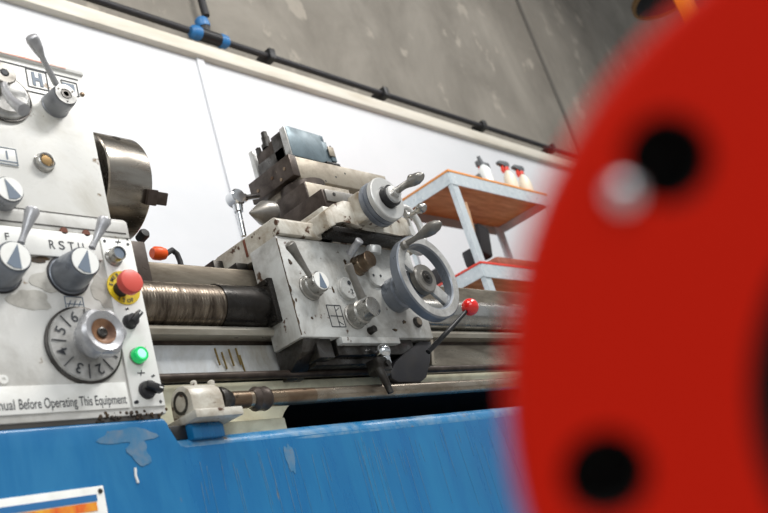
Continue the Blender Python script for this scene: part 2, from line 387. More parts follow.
for px, py, rx_, rz_, sd in ((58, 283, .045, .022, 11), (102, 292, .018, .030, 12), (30, 300, .030, .020, 13)):
    b = MB(); p = at(px, py, HF); b.prism(blob(p.x, p.z, rx_, rz_, HF, seed=sd), 'y', HF - .0006, HF + .001); b.build('panel_blotch', 'grey_blotch', panel)  # mottled grey blotches on the panel around the knobs
b = MB(); p = at(40, 262, HF); b.prism(blob(p.x, .634, .016, .006, HF, seed=2), 'y', HF - .0007, HF + .001); b.build('recess_shade', 'grime_and_shade', panel)  # dark blob paints the recess shade below the letter strip
side = B(.829, .891, HF - .004, HF, .376, .684, .0015).build('button_plate', 'plate_white', panel)
wp = B(-.2, .824, HF - .003, HF, .376, .420, .001).build('warning_plate', 'plate_white', panel)
b = MB()
xa = at(18, 410, HF).x; xb = at(126, 403, HF).x
b.text('Before Operating This Equipment', (xa, HF - .003, .3835), (1, 0, 0), (0, 0, 1), .0225, width=xb - xa, bold=.006)
b.text('Read Manual', (xa - .0855, HF - .003, .3835), (1, 0, 0), (0, 0, 1), .0225, width=.080, bold=.006)
b.build('warning_lettering', 'ink', panel)
p = at(3, 380, HF); MB().lathe((p.x, HF, p.z), FRONT, [(0, 0), (0, .008), (.003, .007), (.003, .003), (.001, .002), (.001, 0)], 18).build('screw', 'plate_white', panel)
for q in ((.836, .678), (.882, .676), (.834, .384), (.882, .383)):
    MB().lathe((q[0], HF - .004, q[1]), FRONT, [(0, 0), (0, .0028), (.001, .0025), (.001, 0)], 12).build('screw', 'ink', panel)
# two lever knobs
for px, py, tipx, tipy, a, nx, ny in ((15.5, 256, 33, 209, 75, 21, 243), (85.5, 261, 105, 219, 72, 92, 248)):
    k, c = knob(px, py, .056, .0265, .0320, 'knob_blue', panel, HF, 'grey-blue lever knob with a triangle pointer face'); pointer_face(c, .0235, a, k, c.y)
    n0 = at(nx, ny, c.y + .012); g = at(tipx, tipy, c.y + .004)
    lever(n0, g, .0052, .0112, 'lever_grey', k, .15)
    mb = MB(); pb = V(c.x, HF, c.z)
    mb.lathe((c.x, HF, c.z), FRONT, [(0, .0345), (.002, .0345), (.002, .0375), (0, .0375)], 40); mb.build('base_ring', 'black_rubber', k)
# numbered dial
pc = at(83.5, 345.5, HF)
dial = MB().lathe((pc.x, HF + .001, pc.z), FRONT, [(0, 0), (0, .0625), (.008, .0625), (.011, .0610), (.012, .036), (.012, 0)], 72).build('speed_dial', 'dial_steel', panel, label='grey-white dial ring numbered around its edge')
MB().lathe((pc.x, HF, pc.z), FRONT, [(0, .0605), (0, .0665), (.004, .0665), (.006, .0626), (.006, .0605)], 72).build('dial_rim', 'steel_dark', dial)
b = MB()
for i, ch in enumerate('12345678'):
    a = math.radians(-28 - i * 45); d = V(math.cos(a), 0, math.sin(a)); r_ = V(math.sin(a), 0, -math.cos(a))
    b.text(ch, V(pc.x, HF - .0112, pc.z) + d * .0385 - r_ * .0072, r_, d, .0255, bold=.010)
    a2 = a + math.radians(22.5); e = V(math.cos(a2), 0, math.sin(a2))
    rule(b, pc.x + e.x * .036, pc.z + e.z * .036, pc.x + e.x * .060, pc.z + e.z * .060, HF - .0115, .0012)
b.build('dial_lettering', 'ink', dial)
c = at(105.5, 330, HF - .060)
mod = lambda a, k: (1 + .05 * math.cos(6 * a)) if 2 <= k <= 5 else 1
dk = MB().lathe((c.x, HF - .011, c.z), FRONT, [(0, 0), (0, .026), (.016, .026), (.024, .0385), (.040, .0395), (.046, .0375), (.049, .033), (.046, .024), (.044, .021)], 72, mod).build('dial_grip', 'lever_grey', dial)
MB().lathe((c.x, HF - .056, c.z), FRONT, [(.0, .0215), (-.006, .014), (-.007, .010), (-.007, 0)], 40).build('dished_centre', 'brown_dish', dial)
MB().lathe((c.x, HF - .047, c.z), FRONT, [(0, 0), (0, .009), (.005, .0085), (.006, .006), (.004, .004), (.004, 0)], 24).build('centre_screw', 'steel_dark', dial)
b = MB(); p = at(74, 301, HF); frame(b, p.x - .016, .545, p.x + .016, .570, HF, .0012)
for i in range(3): rule(b, p.x - .012 + i * .009, .552, p.x - .006 + i * .009, .563, HF, .0014)
rule(b, p.x - .014, .557, p.x + .014, .557, HF, .0012); b.build('thread_symbols', 'ink_grey', panel)
# buttons on the right plate
YP = HF - .004
def part_at(px, py, L): return at(px, py, YP - L)
c = part_at(119.5, 252.5, .020)
o = MB().lathe((c.x, YP, c.z), FRONT, [(0, 0), (0, .0165), (.003, .0165), (.005, .0135), (.019, .0135), (.021, .0125), (.021, .0108), (.018, .0105)], 36).build('push_button', 'steel', panel, label='chrome ringed push button')
MB().lathe((c.x, YP - .017, c.z), FRONT, [(0, 0), (0, .0106), (.002, .0100), (.002, 0)], 30).build('button_cap', 'ink_grey', o)
c = part_at(133, 279.8, .042); 
o = MB().lathe((c.x, YP, c.z), FRONT, [(0, 0), (0, .0135), (.024, .0135), (.024, 0)], 32).build('emergency_stop_button', 'black_rubber', panel)
MB().lathe((c.x, YP - .022, c.z), FRONT, [(0, 0), (0, .017), (.004, .0215), (.014, .0220), (.018, .0205), (.020, .015), (.0205, 0)], 40).build('mushroom_head', 'red_button', o, label='red mushroom-shaped button head')
yc = at(123.5, 288, YP)
MB().lathe((yc.x, YP, yc.z), FRONT, [(0, 0), (0, .0315), (.0015, .0315), (.0018, 0)], 48).build('label_disc', 'yellow', o, label='yellow round label disc')
b = MB()
def ring_text(b, txt, c0, y, r, a0, step, size, flip=False):
    for i, ch in enumerate(txt):
        a = math.radians(a0 + (step * i if flip else -step * i)); d = V(math.cos(a), 0, math.sin(a)); u = -d if flip else d; r_ = V(u.z, 0, -u.x)
        b.text(ch, V(c0.x, y, c0.z) + d * (r + (size * .7 if flip else 0)) - r_ * size * .3, r_, u, size, bold=.02)
ring_text(b, 'EMERGENCY', yc, YP - .002, .0215, 168, 19, .0095); ring_text(b, 'STOP', yc, YP - .002, .0215, 238, 20, .0095, True)
b.build('label_lettering', 'ink', o)
def rotary(px, py, ang, parent, r=.0115):
    c = part_at(px, py, .016)
    o = MB().lathe((c.x, YP, c.z), FRONT, [(0, 0), (0, r * 1.15), (.003, r * 1.15), (.004, r), (.014, r * .95), (.015, 0)], 32).build('rotary_switch', 'black_rubber', parent)
    a = math.radians(ang); u = V(math.cos(a), 0, math.sin(a)); v = V(-u.z, 0, u.x)
    MB().obox(V(c.x, YP - .018, c.z) + u * .002, u, v, V(0, -1, 0), r * 1.15, r * .42, .007, .001).build('switch_grip', 'black', o)
    b = MB(); tip = V(c.x, YP - .0252, c.z) + u * r * .9; b.obox(tip, u, v, V(0, -1, 0), r * .25, r * .08, .0004); b.build('switch_mark', 'plate_white', o)
rotary(134.5, 318.5, 45, panel); rotary(152, 387, -20, panel, .0135)
c = part_at(141, 354, .012)
o = MB().lathe((c.x, YP, c.z), FRONT, [(0, 0), (0, .0150), (.003, .0150), (.003, 0)], 32).build('indicator_lamp', 'steel', panel)
MB().lathe((c.x, YP - .003, c.z), FRONT, [(0, 0), (0, .0138), (.008, .0138), (.012, .0125), (.013, .011), (.0125, .0085)], 36).build('lamp_lens', 'green', o, label='lit green lamp lens')
MB().lathe((c.x, YP - .0145, c.z), FRONT, [(0, 0), (0, .0088), (.0018, .007), (.0022, 0)], 30).build('lit_core', 'green_core', o)
b = MB()
for px, py, s_ in ((141, 373, 1), (118, 242, .8), (153, 376, .5), (127, 309, .5)):
    p = at(px, py, YP); rule(b, p.x - .007 * s_, p.z, p.x + .007 * s_, p.z, YP, .0016); rule(b, p.x - .002, p.z - .005 * s_, p.x + .002, p.z + .005 * s_, YP, .0014)
p = at(137, 402, YP); b.lathe((p.x, YP, p.z), FRONT, [(0, 0), (0, .003), (.001, .003), (.001, 0)], 12)
b.build('switch_symbols', 'ink', panel)
b = MB()
for i in range(46):
    x = random.uniform(.76, .895)
    k_ = bmesh.new(); bmesh.ops.create_icosphere(k_, subdivisions=1, radius=random.uniform(.0012, .0038)); k_.transform(Matrix.Translation((x, HF + .001, .365 + random.uniform(-.007, .006)))); me = bpy.data.meshes.new('t'); k_.to_mesh(me); k_.free(); b.bm.from_mesh(me); bpy.data.meshes.remove(me)
b.build('oily_grime', 'grime_and_shade', lathe)['kind'] = 'stuff'

# --- riveted label on the base
lp = B(.30, .751, HF - .003, HF, .10, .258, .001).build('base_label_plate', 'plate_white', lathe, label='white riveted plate with blue and red bars')
B(.30, .737, HF - .0038, HF - .002, .236, .246).build('blue_bar', 'blue_fitting', lp)
M2 = mat('flame_bar', 'e0431c', .5, 0, 'f0b429', .47, 30, stretch=(1, 1, .3))
B(.30, .735, HF - .0038, HF - .002, .222, .2345).build('flame_bar', 'flame_bar', lp)
MB().lathe((.7445, HF - .003, .250), FRONT, [(0, 0), (0, .004), (.002, .003), (.0025, 0)], 16).build('rivet', 'steel_dark', lp)

# --- chuck
c = V(1.078, 1.45, .950)
x0 = .955
chk = MB().lathe((x0 + .022, c.y, c.z), (1, 0, 0), [(0, 0), (0, .115), (.003, .118), (.100, .118), (.104, .116), (.106, .111), (.104, .06), (.104, .03), (.05, .03), (.05, 0)], 96).build('chuck', 'chuck_steel', lathe, label='brown-tinged polished steel chuck')
MB().lathe((.84, c.y, c.z), (1, 0, 0), [(0, 0), (0, .085), (.04, .085), (.045, .100), (.114, .103), (.114, 0)], 80).build('chuck_backplate', 'hub_steel', lathe)
for a in (214, 334, 94):
    aa = math.radians(a); d = V(0, math.cos(aa), math.sin(aa)); u = V(0, -math.sin(aa), math.cos(aa))
    b = MB()
    b.obox(V(x0 + .124, c.y, c.z) + d * .100, V(1, 0, 0), d, u, .012, .026, .017, .002)
    b.obox(V(x0 + .146, c.y, c.z) + d * .098, V(1, 0, 0), d, u, .022, .018, .014, .002)
    b.build('chuck_jaw', 'brown_cast', chk)
for a in (140, 100):
    aa = math.radians(a); d = V(0, math.cos(aa), math.sin(aa))
    MB().lathe(V(x0 + .075, c.y, c.z) + d * .1155, d, [(0, 0), (0, .010), (.003, .0095), (.003, .006), (.0005, .0055), (.0005, 0)], 24).build('key_socket', 'steel_dark', chk)
# small black knob behind the chuck foot
p = at(140, 239, 1.50)
b = MB().lathe(p, (0, -1, .2), [(0, 0), (0, .012), (.02, .013), (.025, .010), (.026, 0)], 24); b.build('rear_knob', 'black_rubber', lathe)

# --- bed: casting profile and ways along X
b = MB(); b.prism([(1.30, .655), (1.30, .700), (1.31, .706), (1.38, .706), (1.38, .655)], 'x', .988, 4.4, .0015)
b.prism([(1.52, .64), (1.52, .700), (1.60, .700), (1.60, .64)], 'x', .94, 4.4, .0015)
b.build('bed_way', 'way_steel', lathe)
b = MB(); b.box(.89, .990, 1.288, 1.46, .645, .738, .003); b.build('gap_block', 'brown_cast', lathe)
b = MB(); b.prism([(1.352, .556), (1.352, .655), (1.56, .655), (1.56, .556)], 'x', .89, 4.4); b.build('bed_recess', 'rear_dark', lathe)
b = MB(); b.prism([(1.276, .538), (1.270, .547), (1.276, .556), (1.36, .556), (1.36, .540)], 'x', .89, 4.4); b.build('bed_ledge', 'ledge_steel', lathe)
b = MB(); b.prism([(1.31, .527), (1.31, .541), (1.5, .541), (1.5, .527)], 'x', .89, 4.4); b.build('bed_band', 'brown_cast', lathe)
b = MB(); b.prism([(1.30, .462), (1.308, .500), (1.304, .527), (1.5, .527), (1.5, .462)], 'x', .89, 1.30); b.build('bed_side', 'bed_bluish', lathe, label='pale bluish stained side of the bed')
b = MB(); b.prism([(1.30, .450), (1.31, .500), (1.304, .527), (1.5, .527), (1.5, .450)], 'x', 1.30, 4.4); b.build('bed_side', 'way_steel', lathe, label='bare brownish side of the bed')
b = MB(); b.cyl((.89, 1.275, .4515), (4.4, 1.275, .4515), .0085, seg=20); b.build('feed_rod', 'brown_cast', lathe)
b = MB()   # cream web below with a rounded opening
arc = [(1.225 + .11 - .11 * math.cos(t), .335 + .075 * math.sin(t)) for t in [i * PI / 2 / 8 for i in range(9)]]
b.prism([(.89, .29), (.89, .445), (4.4, .445), (4.4, .412), *[(x_, z_) for x_, z_ in arc[::-1]], (1.225, .29)], 'y', 1.295, 1.33)
b.build('bed_web', 'old_cream', lathe)
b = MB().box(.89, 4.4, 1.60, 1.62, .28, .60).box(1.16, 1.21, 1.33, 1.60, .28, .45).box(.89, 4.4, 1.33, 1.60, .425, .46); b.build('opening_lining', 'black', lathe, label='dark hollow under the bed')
b = MB()
for px, py in ((215, 353), (222, 357), (229, 354), (240, 360), (236, 353)):
    p = at(px, py, 1.302); b.prism([(p.x, p.z + .010), (p.x + .0012, p.z + .010), (p.x + .005, p.z - .026), (p.x + .0038, p.z - .026)], 'y', 1.2985, 1.303)
b.build('oil_streaks', 'streak_brown', lathe)['kind'] = 'stuff'
# --- leadscrew with spiral cover and sleeve
pts = []
def spiral(a, k): return 1
prof = [(0, 0), (0, .044)]
t = 0
while t < .275: prof += [(t + .0008, .0458), (t + .0056, .0461), (t + .0064, .0452)]; t += .0068
prof += [(t, .044), (t, 0)]
MB().lathe((.862, 1.295, .605), (1, 0, 0), prof, 48).build('leadscrew_cover', 'spring_steel', lathe, angle=20, label='brown coiled steel spiral cover')
MB().lathe((1.125, 1.295, .605), (1, 0, 0), [(0, .044), (0, .0485), (.004, .0490), (.128, .0490), (.128, 0)], 48).build('leadscrew_sleeve', 'black_sleeve', lathe)
MB().cyl((1.72, 1.290, .605), (3.9, 1.290, .605), .044, seg=48).build('leadscrew_tube', 'steel', lathe)
# --- control rod with its bracket
RY = 1.222; RZ = .386
MB().cyl((.98, RY, RZ), (4.2, RY, RZ), .0158, seg=32).build('control_rod', 'rod_steel', lathe)
MB().cyl((1.02, RY, RZ), (1.09, RY, RZ), .0164, seg=32).cyl((1.11, RY, RZ), (1.26, RY, RZ), .0163, seg=32).build('rusty_sleeve', 'steel_brown', lathe)
def rodx(px, py): return at(px, py, RY).x
xa = rodx(219, 401); xb = rodx(232, 401)
MB().lathe((xa - .006, RY, RZ), (1, 0, 0), [(0, 0), (0, .026), (.010, .026), (.018, .023), (.034, .0145), (.034, 0)], 36).build('rod_cone', 'steel_dark', lathe)
xa = rodx(251, 399); MB().lathe((xa, RY, RZ), (1, 0, 0), [(0, 0), (0, .017), (.006, .0215), (.010, .0235), (.012, .0225), (.030, .0225), (.032, .0235), (.037, .0215), (.042, .017), (.042, 0)], 36).build('rod_collar', 'brown_cast', lathe)
xl = at(181, 404.6, RY - .0).x; xr = rodx(213, 403)
b = MB(); b.prism([(RY - .031, RZ - .034), (RY - .031, RZ + .004), (RY - .026, RZ + .018), (RY - .013, RZ + .028), (RY + .004, RZ + .030), (RY + .020, RZ + .024), (RY + .030, RZ + .008), (RY + .031, RZ - .034)], 'x', xl, xr, .003)
b.box(xl - .012, xr + .022, RY - .050, RY + .045, RZ - .042, RZ - .026, .003)
b.lathe((at(195, 390, RY).x, RY, RZ + .028), (0, 0, 1), [(0, 0), (0, .006), (.010, .006), (.012, .004), (.012, 0)], 16)
b.lathe((at(209, 390, RY).x, RY - .01, RZ + .022), (0, 0, 1), [(0, 0), (0, .006), (.012, .0065), (.014, .004), (.014, 0)], 16)
br = b.build('rod_bracket', 'saddle_paint', lathe, label='cream painted rod bearing bracket')
MB().lathe((xl + .002, RY, RZ), (-1, 0, 0), [(0, .021), (.003, .0205), (.003, .015), (-.006, .014), (-.006, 0)], 30).build('bearing_cup', 'steel_dark', br)
b = MB(); b.prism([(HF - .004, .315), (HF - .004, .336), (HF + .004, .345), (1.31, .345), (1.31, .315)], 'x', at(190, 425, HF).x, at(222, 424, HF).x, .003); b.build('blue_pad', 'blue', lathe)
b = MB().box(.89, at(190, 425, HF).x, HF + .012, 1.31, .32, .345, .002); b.build('pad_gap', 'black', lathe)
p = at(225, 420, 1.24)
b = MB(); b.box(at(222, 424, 1.24).x, 1.19, 1.24, 1.30, .325, .352, .003); b.build('cream_spacer', 'old_cream', lathe)

# ================================================================== CARRIAGE (slides along the bed)
car = thing('lathe_carriage', 'grey-white lathe carriage with tool post, handwheels and levers, mid bed', 'lathe carriage', (1.47, 1.3, .50))
AF = 1.2
b = MB()  # apron: box with cut-away bottom
b.prism([(1.252, .504), (1.255, .735), (1.705, .735), (1.690, .504)], 'y', AF, AF + .088, .002)
apron = b.build('apron', 'apron_paint', car)
b = MB(); b.prism([(AF + .006, .504), (AF + .02, .480), (AF + .085, .440), (AF + .095, .44), (AF + .095, .51)], 'x', 1.262, 1.31, .002)
b.box(1.31, 1.66, AF + .035, AF + .09, .455, .507, .002).box(1.36, 1.62, AF + .012, AF + .04, .468, .507, .002)
b.box(1.30, 1.345, AF + .01, AF + .06, .462, .506, .002)
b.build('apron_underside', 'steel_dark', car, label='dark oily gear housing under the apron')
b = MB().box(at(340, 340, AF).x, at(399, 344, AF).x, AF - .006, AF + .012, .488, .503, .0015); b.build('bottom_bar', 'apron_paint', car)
b = MB(); b.box(1.240, 1.2555, 1.240, 1.340, .556, .655, .002); fl = b.build('screw_flange', 'black_sleeve', car, label='dark square flange where the screw enters')
for yy, zz in ((1.249, .565), (1.249, .646)):
    MB().lathe((1.240, yy, zz), (-1, 0, 0), [(0, 0), (0, .006), (.004, .006), (.004, 0)], 6).build('bolt', 'steel_dark', fl)
# saddle
b = MB()
b.prism([(AF - .008, .738), (AF - .008, .772), (AF, .780), (1.40, .780), (1.44, .775), (1.44, .708), (1.375, .708), (1.365, .730), (1.285, .715), (1.275, .738)], 'x', 1.263, 1.43, .003)
b.box(1.43, 1.73, AF, 1.62, .735, .782, .003)
b.box(1.263, 1.43, 1.44, 1.62, .708, .775, .003)
saddle = b.build('saddle', 'saddle_paint', car)
b = MB(); b.box(1.2615, 1.2632, 1.300, 1.307, .735, .776, .0005); b.build('wiper_mark', 'rust_mark', saddle)
b = MB(); b.box(1.235, 1.263, 1.385, 1.44, .700, .765, .002); b.box(1.23, 1.262, 1.31, 1.37, .706, .722, .001); b.build('way_wiper', 'steel_dark', saddle)
# bulging front of the cross slide base
b = MB()
xs = [1.385, 1.42, 1.46, 1.60, 1.66, 1.69]
b.prism([(1.375, .742), (1.40, .752), (1.425, .768), (1.452, .762), (1.50, .750), (1.62, .748), (1.67, .752), (1.67, .800), (1.615, .815), (1.58, .822), (1.45, .822), (1.41, .806), (1.375, .785)], 'y', AF - .050, AF + .06, .005)
b.box(1.42, 1.62, AF - .01, 1.6, .775, .825, .004)
b.build('cross_slide_base', 'saddle_paint', car)
b = MB(); b.box(1.39, 1.66, AF - .046, AF + .02, .738, .752, .002); b.build('slide_underside', 'black_sleeve', car, label='dark underside of the overhanging front')  # near-black slab along the bottom of the overhanging front
# cross slide (dark left flank, pale front), swivel and top slide
b = MB(); b.box(1.446, 1.64, AF, 1.42, .826, .879, .002); cs = b.build('cross_slide', 'brown_cast', car)
b = MB(); b.box(1.452, 1.636, AF - .004, AF, .846, .877, .001); fp = b.build('gib_plate', 'hub_steel', cs)
for x_ in (1.48, 1.56): MB().lathe((x_, AF - .004, .866), FRONT, [(0, 0), (0, .005), (.0015, .0045), (.0015, 0)], 14).build('gib_screw', 'steel_dark', cs)
p = at(303, 186, 1.30)
b = MB(); b.box(1.520, 1.68, 1.305, 1.46, .879, .968, .002); sb = b.build('swivel_base', 'tan_steel', car); B(1.516, 1.521, 1.306, 1.459, .880, .967, .001).build('dark_end_face', 'brown_cast', sb)
b = MB(); b.lathe((1.59, 1.38, .878), (0, 0, 1), [(0, 0), (0, .10), (.02, .10), (.022, .060), (.12, .060), (.12, 0)], 48); b.build('swivel_disc', 'brown_cast', car)
b = MB(); b.prism([(1.335, .998), (1.335, 1.063), (1.47, 1.063), (1.47, .998), (1.44, .988), (1.365, .988)], 'x', 1.545, 1.90, .002)
ts = b.build('top_slide', 'tan_steel', car)
b = MB(); b.box(1.520, 1.546, 1.335, 1.50, 1.004, 1.066, .002); ep = b.build('slide_end_plate', 'brown_cast', ts)
for yy, zz in ((1.36, 1.035), (1.41, 1.035), (1.47, 1.03), (1.38, 1.014)):
    MB().lathe((1.520, yy, zz), (-1, 0, 0), [(0, 0), (0, .005), (.002, .0045), (.002, 0)], 12).build('end_screw', 'steel_brown', ts)
for px, py in ((326, 181.5), (336, 177), (345, 173.5)):
    p = at(px, py, 1.335); MB().lathe((p.x, 1.3355, min(max(p.z, 1.004), 1.055)), FRONT, [(0, 0), (0, .0035), (.0008, .003), (.0008, 0)], 12).build('oil_hole', 'black', ts)
# tool post
b = MB()
b.box(1.572, 1.668, 1.372, 1.462, 1.064, 1.150, .002).box(1.552, 1.66, 1.366, 1.408, 1.064, 1.162, .002)
b.box(1.560, 1.690, 1.350, 1.372, 1.062, 1.080, .002).box(1.552, 1.574, 1.372, 1.48, 1.064, 1.118, .002)
tp = b.build('tool_post', 'steel_dark', car, label='dark steel quick-change tool post')
b = MB(); b.prism([(1.543, 1.068), (1.543, 1.158), (1.556, 1.160), (1.664, 1.156), (1.670, 1.152), (1.672, 1.074), (1.655, 1.066)], 'y', 1.338, 1.362, .003)
b.build('tool_holder', 'holder_grey', tp, label='blue-grey worn block on the tool post front')
MB().box(1.540, 1.546, 1.340, 1.360, 1.070, 1.158, .001).build('holder_edge', 'dial_steel', tp)
b = MB(); b.box(1.552, 1.566, 1.485, 1.500, 1.068, 1.170, .001); b.build('side_tool', 'steel_light', tp)
b = MB(); b.box(1.556, 1.600, 1.395, 1.478, 1.118, 1.150, .002).box(1.560, 1.59, 1.41, 1.45, 1.07, 1.16, .002).box(1.566, 1.63, 1.44, 1.478, 1.085, 1.135, .002); b.build('clamp_block', 'brown_cast', tp)
b = MB(); b.lathe((1.568, 1.440, 1.152), (0, 0, 1), [(0, 0), (0, .016), (.012, .016), (.013, .011), (.035, .011), (.036, .0085), (.038, .0085), (.050, .0085), (.052, .006), (.052, 0)], 20); b.build('clamp_bolt', 'steel_dark', tp)
b = MB(); b.lathe((1.562, 1.470, 1.146), (0, 0, 1), [(0, 0), (0, .008), (.022, .008), (.022, 0)], 6); b.build('height_screw', 'steel_dark', tp); b = MB(); b.lathe((1.604, 1.352, 1.152), (0, 0, 1), [(0, 0), (0, .004), (.013, .004), (.013, 0)], 12); b.build('height_screw', 'steel_dark', tp)
b = MB(); b.box(1.673, 1.704, 1.350, 1.372, 1.074, 1.146, .002).box(1.704, 1.722, 1.346, 1.37, 1.084, 1.128, .002).box(1.682, 1.700, 1.352, 1.370, 1.146, 1.168, .004); b.build('second_holder', 'holder_grey', tp, label='small blue-grey holder on the right')
b = MB(); b.box(1.696, 1.718, 1.343, 1.347, 1.098, 1.128, .001); b.build('holder_insert', 'tan_steel', tp)
b = MB(); b.box(1.672, 1.724, 1.342, 1.375, 1.066, 1.076, .001); b.build('holder_foot', 'black_sleeve', tp)
p = at(330, 146, 1.42); q = at(338, 170, 1.42); b = MB(); b.tube([(q.x, 1.42, 1.063), (p.x, 1.42, p.z)], .0022, 8); b.build('thin_pin', 'steel_dark', tp)
# chrome elbow lever left of the tool post
e = at(236, 199, 1.46); r1 = at(258, 196, 1.46); bt = at(244, 236, 1.46)
b = MB(); b.tube([r1, e + (r1 - e) * .35], .0075, 14).tube([e, bt], .0068, 14)
b.build('chrome_rod', 'chrome', car)
b = MB(); b.lathe(e + V(-.002, -.018, .0), (0, 1, 0), [(0, 0), (0, .019), (.004, .022), (.030, .022), (.034, .019), (.034, 0)], 28); b.tube([e, e + (bt - e) * .35], [.016, .0115]).tube([e, e + (r1 - e) * .4], [.014, .0115]); b.build('elbow_joint', 'chrome', car)
# cone shaped centre pointing left
p = at(243, 214, 1.40); q = at(266, 205, 1.40)
MB().lathe(V(p.x + .022, 1.40, .912), (1, 0, .12), [(0, 0), (.001, .003), (.046, .031), (.075, .031), (.075, 0)], 36).build('nose_cone', 'hub_steel', car)

# --- handwheels
def handle(c, L, m, parent, name='crank_handle', s=1.0):
    return MB().lathe(c, FRONT, [(0, 0), (0, .009 * s), (L * .08, .0095 * s), (L * .12, .006 * s), (L * .36, .0058 * s), (L * .45, .008 * s), (L * .62, .0125 * s), (L * .75, .0138 * s), (L * .88, .011 * s), (L * .96, .006 * s), (L, 0)], 28).build(name, m, parent)
# cross slide wheel
c = at(388, 198, 1.08)
b = MB(); b.box(c.x - .047, c.x + .045, 1.120, AF - .04, c.z - .040, c.z + .036, .006); b.build('screw_housing', 'saddle_paint', car, label='chipped cream housing behind the small wheel')
cw = MB().lathe((c.x, 1.122, c.z), FRONT, [(0, 0), (0, .054), (.003, .0555), (.014, .0555), (.0145, .053), (.017, .053), (.0175, .0545), (.026, .0545), (.0265, .052), (.029, .052), (.030, 0)], 64).build('cross_slide_handwheel', 'knob_blue', car)
MB().lathe((c.x, 1.094, c.z), FRONT, [(0, 0), (0, .0545), (.012, .0545), (.014, .0525), (.014, .030), (.012, .029), (.012, 0)], 64).build('wheel_face', 'steel_light', cw)
MB().lathe((c.x, 1.083, c.z), FRONT, [(0, 0), (0, .0265), (.018, .0265), (.018, 0)], 40).build('black_collar', 'black', cw)
MB().lathe((c.x, 1.066, c.z), FRONT, [(0, 0), (0, .022), (.007, .021), (.009, .012), (.018, .012), (.018, 0)], 40).build('wheel_hub', 'steel_light', cw)
h0 = V(c.x + .003, 1.060, c.z + .002); handle(h0, .092, 'knob_steel', cw, s=1.0)
b = MB(); b.tube([V(c.x - .012, 1.062, c.z - .004), V(c.x + .0, 1.045, c.z + .005), V(c.x + .014, 1.02, c.z + .013)], [.007, .0065, .006]); b.ball(V(c.x + .016, 1.012, c.z + .015), .0115); b.build('ball_arm', 'steel', cw)
# light ring wheel behind (top slide wheel seen past it)
c = at(412, 232, 1.165)
b = MB()
pts = [(c.x + .042 * math.cos(t), 1.165, c.z + .062 * math.sin(t) + .006) for t in [2 * PI * i / 48 for i in range(48)]]
b.tube(pts, .009, 14, True); b.box(c.x - .004, c.x + .004, 1.160, 1.172, c.z - .05, c.z + .06); b.tube([(c.x - .01, AF, c.z), (c.x - .005, 1.16, c.z)], .014)
rw = b.build('rear_handwheel', 'steel_light', car)
h0 = at(409, 216, 1.15); handle(h0 + V(0, .0, 0), .058, 'steel', rw, s=.95)
# large handwheel
c = at(429.5, 276, 1.085); HW = MB()
R1, R0 = .1045, .079
HW.lathe((c.x, 1.085, c.z), (0, 1, 0), [(.003, R0), (0, R0 + .003), (0, R1 - .003), (.003, R1), (.024, R1), (.027, R1 - .003), (.027, R0 + .003), (.024, R0), (.003, R0)], 96)
hw = HW.build('large_handwheel', 'knob_blue', car, label='blue-grey steel handwheel with a bright face')
MB().lathe((c.x, 1.0855, c.z), FRONT, [(0, R0 + .003), (.001, R0 + .004), (.001, R1 - .004), (0, R1 - .003)], 96).build('bright_face', 'dial_steel', hw)
b = MB()
for a in (-38, 142):
    aa = math.radians(a); d = V(math.cos(aa), 0, math.sin(aa)); n = V(-d.z, 0, d.x)
    b.obox(V(c.x, 1.106, c.z) + d * .054, d, n, V(0, 1, 0), .030, .016 if a < 0 else .008, .005, .002)
    b.build('spoke', 'dial_steel', hw); b = MB()
b.bm.free()
MB().lathe((c.x, 1.112, c.z), FRONT, [(0, 0), (0, .036), (.014, .036), (.018, .033), (.018, .020), (.020, .019), (.020, 0)], 48).build('wheel_hub', 'hub_steel', hw)
MB().lathe((c.x, 1.093, c.z), FRONT, [(0, 0), (0, .017), (.002, .017), (.002, .012), (.004, .011), (.004, .006), (.008, .005), (.008, 0)], 32).build('hub_screw', 'steel_dark', hw)
MB().lathe((c.x, AF, c.z), FRONT, [(0, 0), (0, .042), (.03, .042), (.034, .038), (.085, .036), (.085, 0)], 48).build('wheel_shaft_collar', 'knob_blue', car)
h0 = at(403, 246, 1.084); handle(h0, .118, 'hub_steel', hw, s=1.12)

# --- apron controls
def aknob(px, py, L, rf, rb, name, m, label=None):
    c = at(px, py, AF - L)
    k = MB().lathe((c.x, AF + .001, c.z), FRONT, [(0, 0), (0, rb), (.004, rb), (.006, rb * .93), (L * .45, rb * .90), (L * .5, rf), (L - .0015, rf), (L, rf - .0015), (L, 0)], 44)
    return k.build(name, m, car, label=label), c
k, c = aknob(321.5, 280.5, .038, .0235, .0295, 'feed_knob', 'knob_steel', 'grey lever knob with dark triangle, left of apron'); pointer_face(c, .0205, 90, k, c.y)
lever(at(310, 276, c.y + .012), at(289, 243, c.y - .010), .0058, .0108, 'hub_steel', k, .1)
k, c = aknob(374, 305.5, .062, .0225, .0300, 'engage_knob', 'knob_steel', 'steel two-step knob with leaning lever')
lever(at(362, 298, c.y + .012), at(347.5, 264, c.y - .005), .0085, .0095, 'hub_steel', k, .5)
MB().lathe((c.x + .013, c.y + .0002, c.z - .012), FRONT, [(0, 0), (0, .003), (.0008, .003), (.0008, 0)], 12).build('set_screw', 'ink', k)
k, c = aknob(349.5, 287.5, .012, .0265, .0275, 'indicator_disc', 'apron_paint')
b = MB(); b.text('2', (c.x + .001, c.y, c.z - .014), (1, 0, 0), (0, 0, 1), .016, bold=.02); b.lathe((c.x + .003, c.y, c.z + .012), FRONT, [(0, 0), (0, .005), (.001, .005), (.001, 0)], 14); b.build('disc_marks', 'ink', k)
k, c = aknob(371, 258, .045, .0195, .024, 'screw_knob', 'steel_brown', 'rusty brown round knob')
